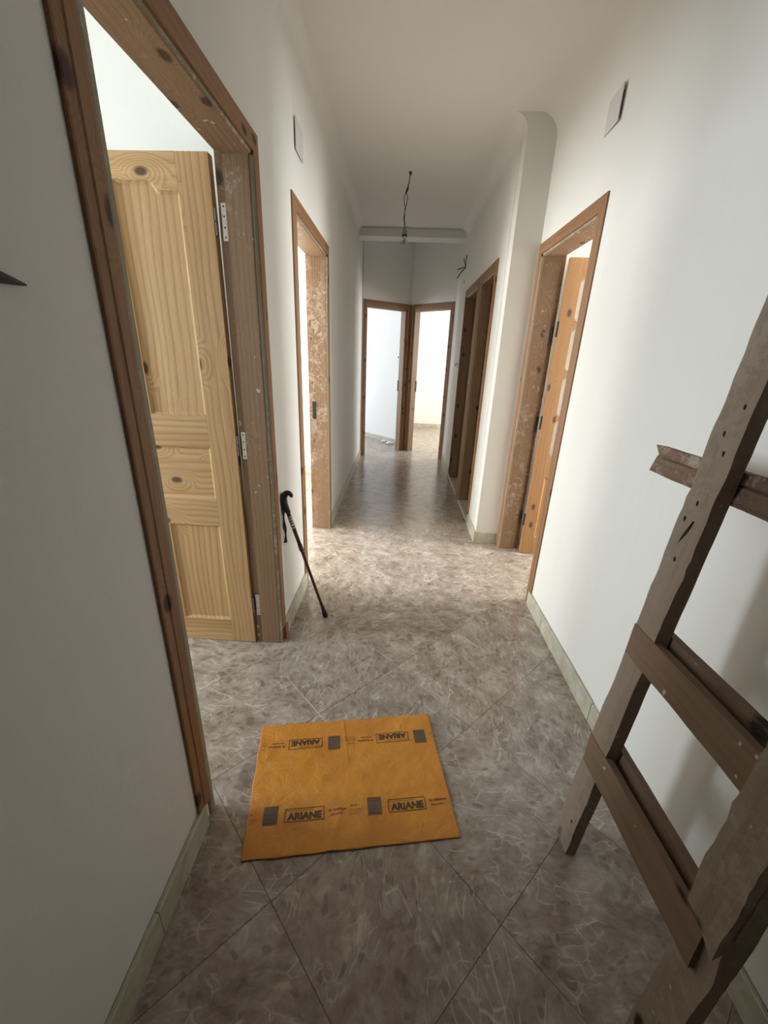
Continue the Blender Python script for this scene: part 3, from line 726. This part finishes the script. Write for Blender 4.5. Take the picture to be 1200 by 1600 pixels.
# spliced facing plank on the near stile, with a chipped lower end
rough('splice_plank', lad, (lx(0.50) - 0.012, 0.487, 0.50), (lx(1.9) - 0.006, 0.556, 1.90), front, 0.086, 0.018, M_LADDER, seg=70, seed=3, jag0=0.06, amp=0.004)
def step(z0a, z1a, z0b, z1b, ya, yb, xo, th, sd, notch=None, mat=None):
    za = (z0a + z1a) / 2; zb = (z0b + z1b) / 2; wdt = ((z1a - z0a) + (z1b - z0b)) / 2
    return rough('rung', lad, (lx(za) + xo, ya, za), (lx(zb) + xo, yb, zb), front, wdt, th, mat or M_RUNG, seg=26, seed=sd, amp=0.0022, notch=notch)
step(0.752, 0.846, 0.785, 0.874, 0.966, 0.45, -0.0025, 0.022, 5)
step(0.775, 0.862, 0.80, 0.890, 0.955, 0.47, 0.038, 0.022, 6)
step(0.332, 0.437, 0.385, 0.478, 0.966, 0.475, -0.0025, 0.022, 7)
step(0.375, 0.462, 0.405, 0.492, 0.955, 0.47, 0.038, 0.022, 8)
# moulded top rung behind the stiles, with a broken far end
def mould(y0, y1):
    z = 1.25; prof = [(-0.040, 0), (-0.040, 0.018), (-0.014, 0.022), (-0.011, 0.015), (-0.008, 0.020), (0.022, 0.026), (0.036, 0.018), (0.042, 0.0)]
    mw = frame_mat((lx(z) + 0.062, y0, z), (0, y1 - y0, 0.012), front); bm = bmesh.new(); rows = []; N = 18; L = abs(y1 - y0)
    for k in range(N + 1):
        row = []
        for j, (x, y) in enumerate(prof):
            q = Vector((j * 0.9, k * 0.7, 3.3)); zz = L * k / N
            if k == 0: zz = -0.006 + 0.05 * (noise.noise(q * 2.7)) + (0.016 if j in (2, 3) else 0) - (0.012 if j > 5 else 0)
            row.append(bm.verts.new(((-x) + noise.noise(q) * 0.002, y + noise.noise(q + Vector((5, 5, 5))) * 0.002, zz)))
        rows.append(row)
    n = len(prof)
    for a, b in zip(rows, rows[1:]):
        for i in range(n): bm.faces.new((a[i], a[(i + 1) % n], b[(i + 1) % n], b[i]))
    bm.faces.new(rows[0][::-1]); bm.faces.new(rows[-1])
    o = mesh_obj('moulded_rung', bm, M_MOULD, lad, mw); o['label'] = 'reddish moulded strip with a broken end used as a rung'
mould(1.195, 0.50)
# split and nails
def crack(y, z, ln, wd, tilt):
    bm = bmesh.new(); c = Vector((lx(z) - 0.0012, y, z)); a = Vector((0, math.sin(tilt), math.cos(tilt))) * ln / 2; b = Vector((0, math.cos(tilt), -math.sin(tilt))) * wd / 2; fx = Vector((0.002, 0, 0)); off = Vector((-0.0014, 0, 0))
    P = [c - a + off, c - a * 0.2 + b + off, c + a + off, c + a * 0.1 - b + off]
    v = [bm.verts.new(p) for p in P]; w2 = [bm.verts.new(p + fx * 2) for p in P]
    bm.faces.new(v); bm.faces.new(w2[::-1])
    for i in range(4): bm.faces.new((v[i], w2[i], w2[(i + 1) % 4], v[(i + 1) % 4]))
    return bm
cr = crack(0.925, 1.135, 0.075, 0.007, -0.35); o = mesh_obj('split', cr, M_HOLE, lad); o['label'] = 'dark split in the far stile'
for y, z in ((0.925, 1.21), (0.945, 1.165), (0.925, 1.065), (0.93, 1.37), (0.905, 1.43), (0.91, 1.33), (0.905, 0.12)):
    mesh_obj('nail_hole', crack(y, z, 0.012, 0.005, 0.2), M_HOLE, lad)

# ------------------------------------------------------------------ orange printed plastic sheet on the floor
SO = Vector((-0.442, 0.770)); SEX = Vector((0.9836, 0.1804)); SEY = Vector((-0.1804, 0.9836)); SW, SH = 0.712, 0.502
def sheet_h(u, v):
    q = Vector((u * 9, v * 9, 0.3)); r = abs(noise.noise(q)) ** 1.0
    q2 = Vector((u * 30, v * 26, 1.7))
    h = 0.0016 + 0.0028 * (0.5 + 0.5 * noise.noise(Vector((u * 4.0, v * 4.0, 5)))) + 0.0022 * (1 - min(1, r * 3.2)) * (0.5 + 0.5 * noise.noise(Vector((u * 5, v * 5, 9)))) + 0.0007 * noise.noise(q2)
    h = 0.0012 + (h - 0.0012) * 1.7
    h += 0.0030 * math.exp(-((u - 0.345 - 0.010 * math.sin(v * 9)) / 0.0035) ** 2) * max(0.0, min(1.0, (v - 0.24) * 6))      # vertical crease
    h += 0.0016 * math.exp(-((v - 0.285 - 0.006 * math.sin(u * 14)) / 0.004) ** 2) * max(0.0, min(1.0, (0.34 - u) * 5))      # fold line
    return h
def sheet_pt(u, v, dz=0.0):
    p = SO + SEX * u + SEY * v; return Vector((p.x, p.y, sheet_h(u, v) + dz))
bm = bmesh.new(); NU, NV = 180, 126; grid = []
for j in range(NV + 1):
    row = []
    for i in range(NU + 1):
        u = i / NU; v = j / NV
        x = SW * u + (-0.010 * v) * (1 - u) + 0.0 ; y = SH * v
        if j == 0: y += 0.003 * noise.noise(Vector((u * 9, 0, 0)))
        if j == NV: y += 0.003 * noise.noise(Vector((u * 11, 4, 0)))
        if i in (0, NU): x += 0.003 * noise.noise(Vector((0, v * 9, i)))
        row.append(bm.verts.new(sheet_pt(x, y)))
    grid.append(row)
for j in range(NV):
    for i in range(NU): bm.faces.new((grid[j][i], grid[j][i + 1], grid[j + 1][i + 1], grid[j + 1][i]))
g2 = bmesh.ops.extrude_face_region(bm, geom=bm.faces[:])
for vtx in [e for e in g2['geom'] if isinstance(e, bmesh.types.BMVert)]: vtx.co.z -= 0.0008
sheet = mesh_obj('plastic_sheet', bm, M_SHEET, smooth=True)
tag(sheet, 'orange crinkled plastic sheet printed with ARIANE lying on the tiled floor', 'sheet')
def print_rects(name, rects, mat):
    bm = bmesh.new()
    for (u0, v0, u1, v1) in rects:
        nu = max(1, int(abs(u1 - u0) / 0.006)); nv = max(1, int(abs(v1 - v0) / 0.006))
        G = [[bm.verts.new(sheet_pt(u0 + (u1 - u0) * i / nu, v0 + (v1 - v0) * j / nv, 0.0007)) for i in range(nu + 1)] for j in range(nv + 1)]
        for j in range(nv):
            for i in range(nu): bm.faces.new((G[j][i], G[j][i + 1], G[j + 1][i + 1], G[j + 1][i]))
    return mesh_obj(name, bm, mat, sheet)
def print_text(body, u0, v0, width, height, flip, mat=M_INK, bold=0.05):
    """lettering from a font curve turned into mesh and laid on the sheet"""
    cu = bpy.data.curves.new('lettering', 'FONT'); cu.body = body; cu.offset = bold; cu.resolution_u = 3
    to = bpy.data.objects.new('lettering_tmp', cu); COL.objects.link(to)
    bpy.context.view_layer.update()
    me = bpy.data.meshes.new_from_object(to.evaluated_get(bpy.context.evaluated_depsgraph_get()))
    bpy.data.objects.remove(to); bm = bmesh.new(); bm.from_mesh(me); bpy.data.meshes.remove(me)
    xs = [v.co.x for v in bm.verts]; ys = [v.co.y for v in bm.verts]
    x0, x1, y0, y1 = min(xs), max(xs), min(ys), max(ys)
    bmesh.ops.triangulate(bm, faces=bm.faces[:]); bmesh.ops.subdivide_edges(bm, edges=[e for e in bm.edges if e.calc_length() * width / (x1 - x0) > 0.008], cuts=3, use_grid_fill=False)
    for v in bm.verts:
        a = (v.co.x - x0) / (x1 - x0); b = (v.co.y - y0) / (y1 - y0)
        if flip: a, b = 1 - a, 1 - b
        v.co = sheet_pt(u0 + a * width, v0 + b * height, 0.0009)
    return mesh_obj('lettering', bm, mat, sheet)
def motif(u, v, flip):
    """one repeat: small print, grey block, framed word; (u,v) lower left of the frame box"""
    W, Hh = 0.136, 0.045; s = -1 if flip else 1
    def R(a0, b0, a1, b1):
        if not flip: return (u + a0, v + b0, u + a1, v + b1)
        return (u + W - a1, v + Hh - b1, u + W - a0, v + Hh - b0)
    t = 0.0024
    yield 'ink', [R(0, 0, W, t), R(0, Hh - t, W, Hh), R(0, 0, t, Hh), R(W - t, 0, W, Hh), R(t, Hh - 0.009, W * 0.72, Hh - 0.0078)]
    yield 'txt', (R(0.009, 0.006, W - 0.009, 0.031), flip)
    def words_row(a, b, hgt, lens, rnd):
        out = []; x = a
        for ln in lens:
            n = max(2, int(ln / 0.0042))
            for k in range(n):
                hh = hgt * rnd.choice((0.65, 0.65, 1.0)); out.append(R(x + k * 0.0042, b, x + k * 0.0042 + 0.0030, b + hh))
            x += ln + 0.003
        return out
    rn = random.Random(int(u * 1000) + int(v * 100))
    yield 'red', words_row(W + 0.014, 0.024, 0.010, (0.014, 0.047), rn) + words_row(W + 0.020, 0.011, 0.006, (0.05,), rn)
    yield 'fine', words_row(W + 0.092, 0.034, 0.005, (0.028,), rn) + words_row(W + 0.086, 0.020, 0.003, (0.05,), rn) + words_row(W + 0.086, 0.013, 0.003, (0.048,), rn) + words_row(W + 0.086, 0.006, 0.003, (0.045,), rn)
    bl = [R(-0.073, -0.003, -0.023, 0.058)]
    yield 'block', bl
    yield 'ink', [R(-0.073, 0.056, -0.023, 0.0585), R(-0.068, 0.046, -0.028, 0.0475), R(-0.068, 0.015, -0.028, 0.0165), R(-0.066, 0.003, -0.030, 0.0065), R(-0.068, 0.030, -0.034, 0.0312)]
def clip(rs):
    out = []
    for (a, b, c, d) in rs:
        a, c = max(a, 0.004), min(c, SW - 0.006)
        if c - a > 0.001: out.append((a, b, c, d))
    return out
ink, red, fine, block = [], [], [], []
for (u, v, fl_) in ((0.122, 0.101, False), (0.483, 0.099, False), (-0.239, 0.101, False), (0.110, 0.378, True), (0.469, 0.376, True), (-0.25, 0.378, True), (0.83, 0.375, True)):
    for kind, dat in motif(u, v, fl_):
        if kind == 'ink': ink += clip(dat)
        elif kind == 'red': red += clip(dat)
        elif kind == 'fine': fine += clip(dat)
        elif kind == 'block': block += [(a, b, c, d) for a, b, c, d in dat if a > 0.01 and c < 0.70]
        else:
            (a, b, c, d), f = dat
            if a > 0 and c < SW: print_text('ARIANE', a, b, c - a, d - b, f)
ink = [r for r in ink if not (r[0] < 0.045 and r[1] > 0.36 and r[2] - r[0] > 0.02)]
def lift(name, rs, mat, dz=0.0):
    o = print_rects(name, rs, mat); o.data.transform(Matrix.Translation((0, 0, dz))); o['kind'] = 'stuff'; return o
lift('printed_block', block, M_INKG, -0.0001); lift('printed_frame', ink, M_INK, 0.0002); lift('printed_words', red, M_INK2); lift('printed_fine_lines', fine, M_INK2)

# ------------------------------------------------------------------ bare bulb on twisted wires
bl = empty('hanging_bulb', (-0.086, 4.22, HC), 'bare clear light bulb hanging from twisted wires at the ceiling', 'light bulb')
Bx, By = -0.088, 4.22
bm = bmesh.new(); lathe(bm, [(0.004, 0.0), (0.014, -0.001), (0.012, -0.006), (0.008, -0.020), (0.003, -0.026)], 16, (Bx + 0.002, By, HC)); mesh_obj('ceiling_rose', bm, M_WIRE, bl)
pA = [(Bx, By, 2.955), (Bx - 0.004, By, 2.90), (Bx - 0.014, By, 2.865), (Bx - 0.018, By, 2.83), (Bx - 0.030, By, 2.815)]
pB = [(Bx + 0.006, By, 2.95), (Bx - 0.004, By + .004, 2.91), (Bx - 0.010, By, 2.86), (Bx - 0.013, By, 2.835), (Bx - 0.026, By, 2.81)]
bm = bmesh.new(); tube(bm, spline(pA, 5), 0.0032, 8); mesh_obj('wire', bm, M_WIRE, bl)
bm = bmesh.new(); tube(bm, spline(pB, 5), 0.0032, 8); mesh_obj('wire', bm, M_WIRE, bl)
bm = bmesh.new(); tube(bm, spline([(Bx - 0.012, By, 2.862), (Bx - 0.016, By - .002, 2.845), (Bx - 0.024, By, 2.828), (Bx - 0.030, By, 2.806)], 4), [0.005] * 3 + [0.0065] * 4 + [0.006] * 4 + [0.005] * 2, 8); mesh_obj('insulating_tape', bm, M_BLACK, bl)
bm = bmesh.new(); tube(bm, spline([(Bx - 0.028, By, 2.81), (Bx - 0.040, By, 2.785), (Bx - 0.037, By, 2.735), (Bx - 0.027, By, 2.705), (Bx - 0.034, By, 2.66), (Bx - 0.036, By, 2.62), (Bx - 0.030, By, 2.58)], 6), 0.0028, 8); mesh_obj('wire', bm, M_WIRE, bl)
bm = bmesh.new(); tube(bm, spline([(Bx - 0.026, By, 2.81), (Bx - 0.014, By, 2.785), (Bx - 0.019, By, 2.73), (Bx - 0.031, By, 2.70), (Bx - 0.030, By, 2.66), (Bx - 0.030, By, 2.62), (Bx - 0.022, By, 2.58)], 6), 0.0028, 8); mesh_obj('wire', bm, M_WIRE, bl)
hx = Bx - 0.024
bm = bmesh.new(); lathe(bm, [(0.006, 0.078), (0.013, 0.070), (0.016, 0.045), (0.021, 0.035), (0.021, 0.006), (0.018, 0.0)], 20, (hx, By, 2.498)); o = mesh_obj('bulb_holder', bm, M_HOLDER, bl, smooth=False)
bm = bmesh.new(); lathe(bm, [(0.0215, 0.0), (0.0225, 0.004), (0.0225, 0.012), (0.0215, 0.016)], 20, (hx, By, 2.494)); mesh_obj('holder_ring', bm, M_BLACK, o)
bm = bmesh.new(); lathe(bm, [(0.014, 0.0), (0.015, -0.012), (0.024, -0.034), (0.030, -0.054), (0.029, -0.068), (0.022, -0.080), (0.010, -0.087), (0.001, -0.088)], 24, (hx, By, 2.496)); mesh_obj('glass_bulb', bm, M_GLASS, bl, smooth=True)
bm = bmesh.new(); tube(bm, [(hx, By, 2.49), (hx, By, 2.462), (hx - 0.008, By, 2.45), (hx - 0.006, By, 2.445)], 0.002, 6); tube(bm, [(hx, By, 2.47), (hx + 0.008, By, 2.45)], 0.0012, 6); mesh_obj('filament_stem', bm, M_WIRE, bl)

# ------------------------------------------------------------------ junction box covers high on the walls
def cover(name, label, loc, nrm, w_, h_, tilt):
    """square blanking plate standing slightly off the wall"""
    nrm = Vector((*nrm, 0)).normalized(); mw = frame_mat(loc, (0, 0, 1), nrm) @ Matrix.Rotation(tilt, 4, 'Z')
    root = empty(name, loc, label, 'cover plate', 'cover plates high on the corridor walls'); WM[root.name] = Matrix.Translation(loc)
    bm = bmesh.new(); add_box(bm, -w_ / 2, w_ / 2, 0.004, 0.008, -h_ / 2, h_ / 2); bevel(bm, 0.0015); mesh_obj('plate', bm, M_COVER, root, mw)
    bm = bmesh.new(); add_box(bm, -w_ / 2 + 0.02, w_ / 2 - 0.02, -0.006, 0.002, -h_ / 2 + 0.02, h_ / 2 - 0.02)
    mesh_obj('box_recess', bm, M_DARK, root, frame_mat(loc, (0, 0, 1), nrm))
    bm = bmesh.new()
    for sx in (-0.4, 0.4): tube(bm, [mw @ Vector((sx * w_, 0.0078, 0)), mw @ Vector((sx * w_, 0.0092, 0))], 0.004, 8)
    mesh_obj('plate_screws', bm, M_COVER, root)['kind'] = 'stuff'
    return root
cover('junction_cover', 'grey-white square cover plate above the right doorway, one edge lifted', (XR(2.44) + 0.006, 2.44, 2.585), nR, 0.155, 0.135, -0.07)
cover('junction_cover', 'grey-white square cover plate above and before the second left doorway', (XL(2.595) - 0.006, 2.595, 2.52), nL, 0.165, 0.135, 0.0)

# bare wires sticking out of the far right wall
wb = empty('wire_bundle', (XC(5.68) + 0.006, 5.68, 2.55), 'cluster of bare dark wire ends sticking out of the wall above the closet doorways', 'wires')
wx = XC(5.68) + 0.010
def un(px, py, y):
    """image-measured wire end at depth y"""
    r = CAMF + CAMR * ((px - 600) / 633.845) - CAMU * ((py - 800) / 633.845); t = y / r.y
    return Vector((0, 0, 1.5)) + r * t
hub = un(726.5, 417, 5.70); hub.x = wx
for (px, py, y, via) in ((729.3, 399, 5.66, (728.5, 410)), (725, 405, 5.62, (726.5, 412)), (715.5, 421.5, 5.55, (721, 419)), (714.5, 434.5, 5.50, (721, 425)), (725, 443, 5.68, (728.5, 428)), (727.5, 436, 5.66, (729, 424))):
    bm = bmesh.new(); tube(bm, spline([hub, un(via[0], via[1], (y + 5.70) / 2), un(px, py, y)], 5), 0.006, 6); mesh_obj('wire', bm, M_WIRE, wb)
bm = bmesh.new(); tube(bm, [hub + Vector((0.006, 0, 0)), hub + Vector((-0.003, 0, 0))], 0.022, 12); mesh_obj('wall_hole', bm, M_HOLE, wb)
sb = empty('switch_box', (XC(5.60), 5.60, 1.435), 'small bare switch box with a wire end beside the farthest right doorway', 'switch box')
bm = bmesh.new(); add_box(bm, -0.004, 0.004, -0.028, 0.028, -0.03, 0.03); bevel(bm, 0.002); mesh_obj('box', bm, M_COVER, sb, Matrix.Translation((XC(5.60) + 0.005, 5.60, 1.435)))
bm = bmesh.new(); tube(bm, spline([(XC(5.6) + 0.005, 5.60, 1.44), (XC(5.6) - 0.012, 5.595, 1.45), (XC(5.6) - 0.02, 5.59, 1.42)], 4), 0.004, 6); mesh_obj('wire', bm, M_WIRE, sb)

# socket on the far partition
tS = Vector((-0.717, 0.697, 0)); nS = Vector((-0.697, -0.717, 0)); cS = Vector((-0.10, 7.41, 0)) + tS * 0.135 + Vector((0, 0, 1.50))
so = empty('wall_socket', cS, 'small white switch with a loose dark wire on the far left room wall', 'switch')
mw = frame_mat(cS, (0, 0, 1), nS); bm = bmesh.new(); add_box(bm, -0.04, 0.04, 0, 0.012, -0.035, 0.035); bevel(bm, 0.003); mesh_obj('plate', bm, M_WHITE, so, mw)
bm = bmesh.new(); tube(bm, [mw @ Vector((0.0, 0.012, 0)), mw @ Vector((-0.01, 0.03, 0.01)), mw @ Vector((-0.02, 0.035, -0.02))], 0.006, 8); mesh_obj('wire', bm, M_WIRE, so)

# crumpled white scraps on the floor beyond the far left door
for (cx, cy, s, lab) in ((-0.40, 7.56, 0.055, 'crumpled white plastic scrap on the far floor, left one of two'), (-0.29, 7.42, 0.065, 'crumpled white plastic scrap on the far floor, right one of two')):
    bm = bmesh.new(); bmesh.ops.create_icosphere(bm, subdivisions=3, radius=1.0)
    for v in bm.verts:
        k = 1 + 0.5 * noise.noise(v.co * 2.3 + Vector((cx * 9, 0, 0))) + 0.2 * noise.noise(v.co * 6)
        v.co = Vector((v.co.x * s * k, v.co.y * s * 0.8 * k, max(0.0, s * 0.32 + v.co.z * s * 0.45 * k)))
    o = mesh_obj('plastic_scrap', bm, M_WHITE, None, Matrix.Translation((cx, cy, 0.0005))); tag(o, lab, 'scrap', 'plastic scraps on the far floor')

# dark metal bracket end poking in from the left edge, fixed on the near left wall
bk = empty('wall_bracket', (XL(0.60), 0.60, 1.585), 'dark metal bracket with a tapered tip on the near left wall', 'bracket')
mw = frame_mat((XL(0.56) - 0.008, 0.44, 1.598), (0, 1, 0), (1, 0.0219, 0)); bm = bmesh.new()
secs = [(0.0, 0.040, 0.040), (0.08, 0.036, 0.038), (0.15, 0.024, 0.030), (0.19, 0.014, 0.018), (0.218, 0.007, 0.008), (0.228, 0.004, 0.006)]
rows = []
sgn = 1 if (mw.to_3x3() @ Vector((1, 0, 0))).z > 0 else -1
for z, hh, dep in secs:
    cz = -0.0007 * (z * 100) * sgn
    rows.append([bm.verts.new((cz - hh / 2, 0.0, z)), bm.verts.new((cz - hh / 2, dep * 0.7, z)), bm.verts.new((cz - hh / 6, dep, z)), bm.verts.new((cz + hh / 2, dep * 0.5, z)), bm.verts.new((cz + hh / 2, 0.0, z))])
for a, b in zip(rows, rows[1:]):
    for i in range(5): bm.faces.new((a[i], a[(i + 1) % 5], b[(i + 1) % 5], b[i]))
bm.faces.new(rows[0][::-1]); bm.faces.new(rows[-1]); mesh_obj('arm', bm, M_DARK, bk, mw)
bm = bmesh.new(); add_box(bm, -0.03, 0.03, 0.0, 0.004, -0.02, 0.06); mesh_obj('mounting_plate', bm, M_DARK, bk, mw)
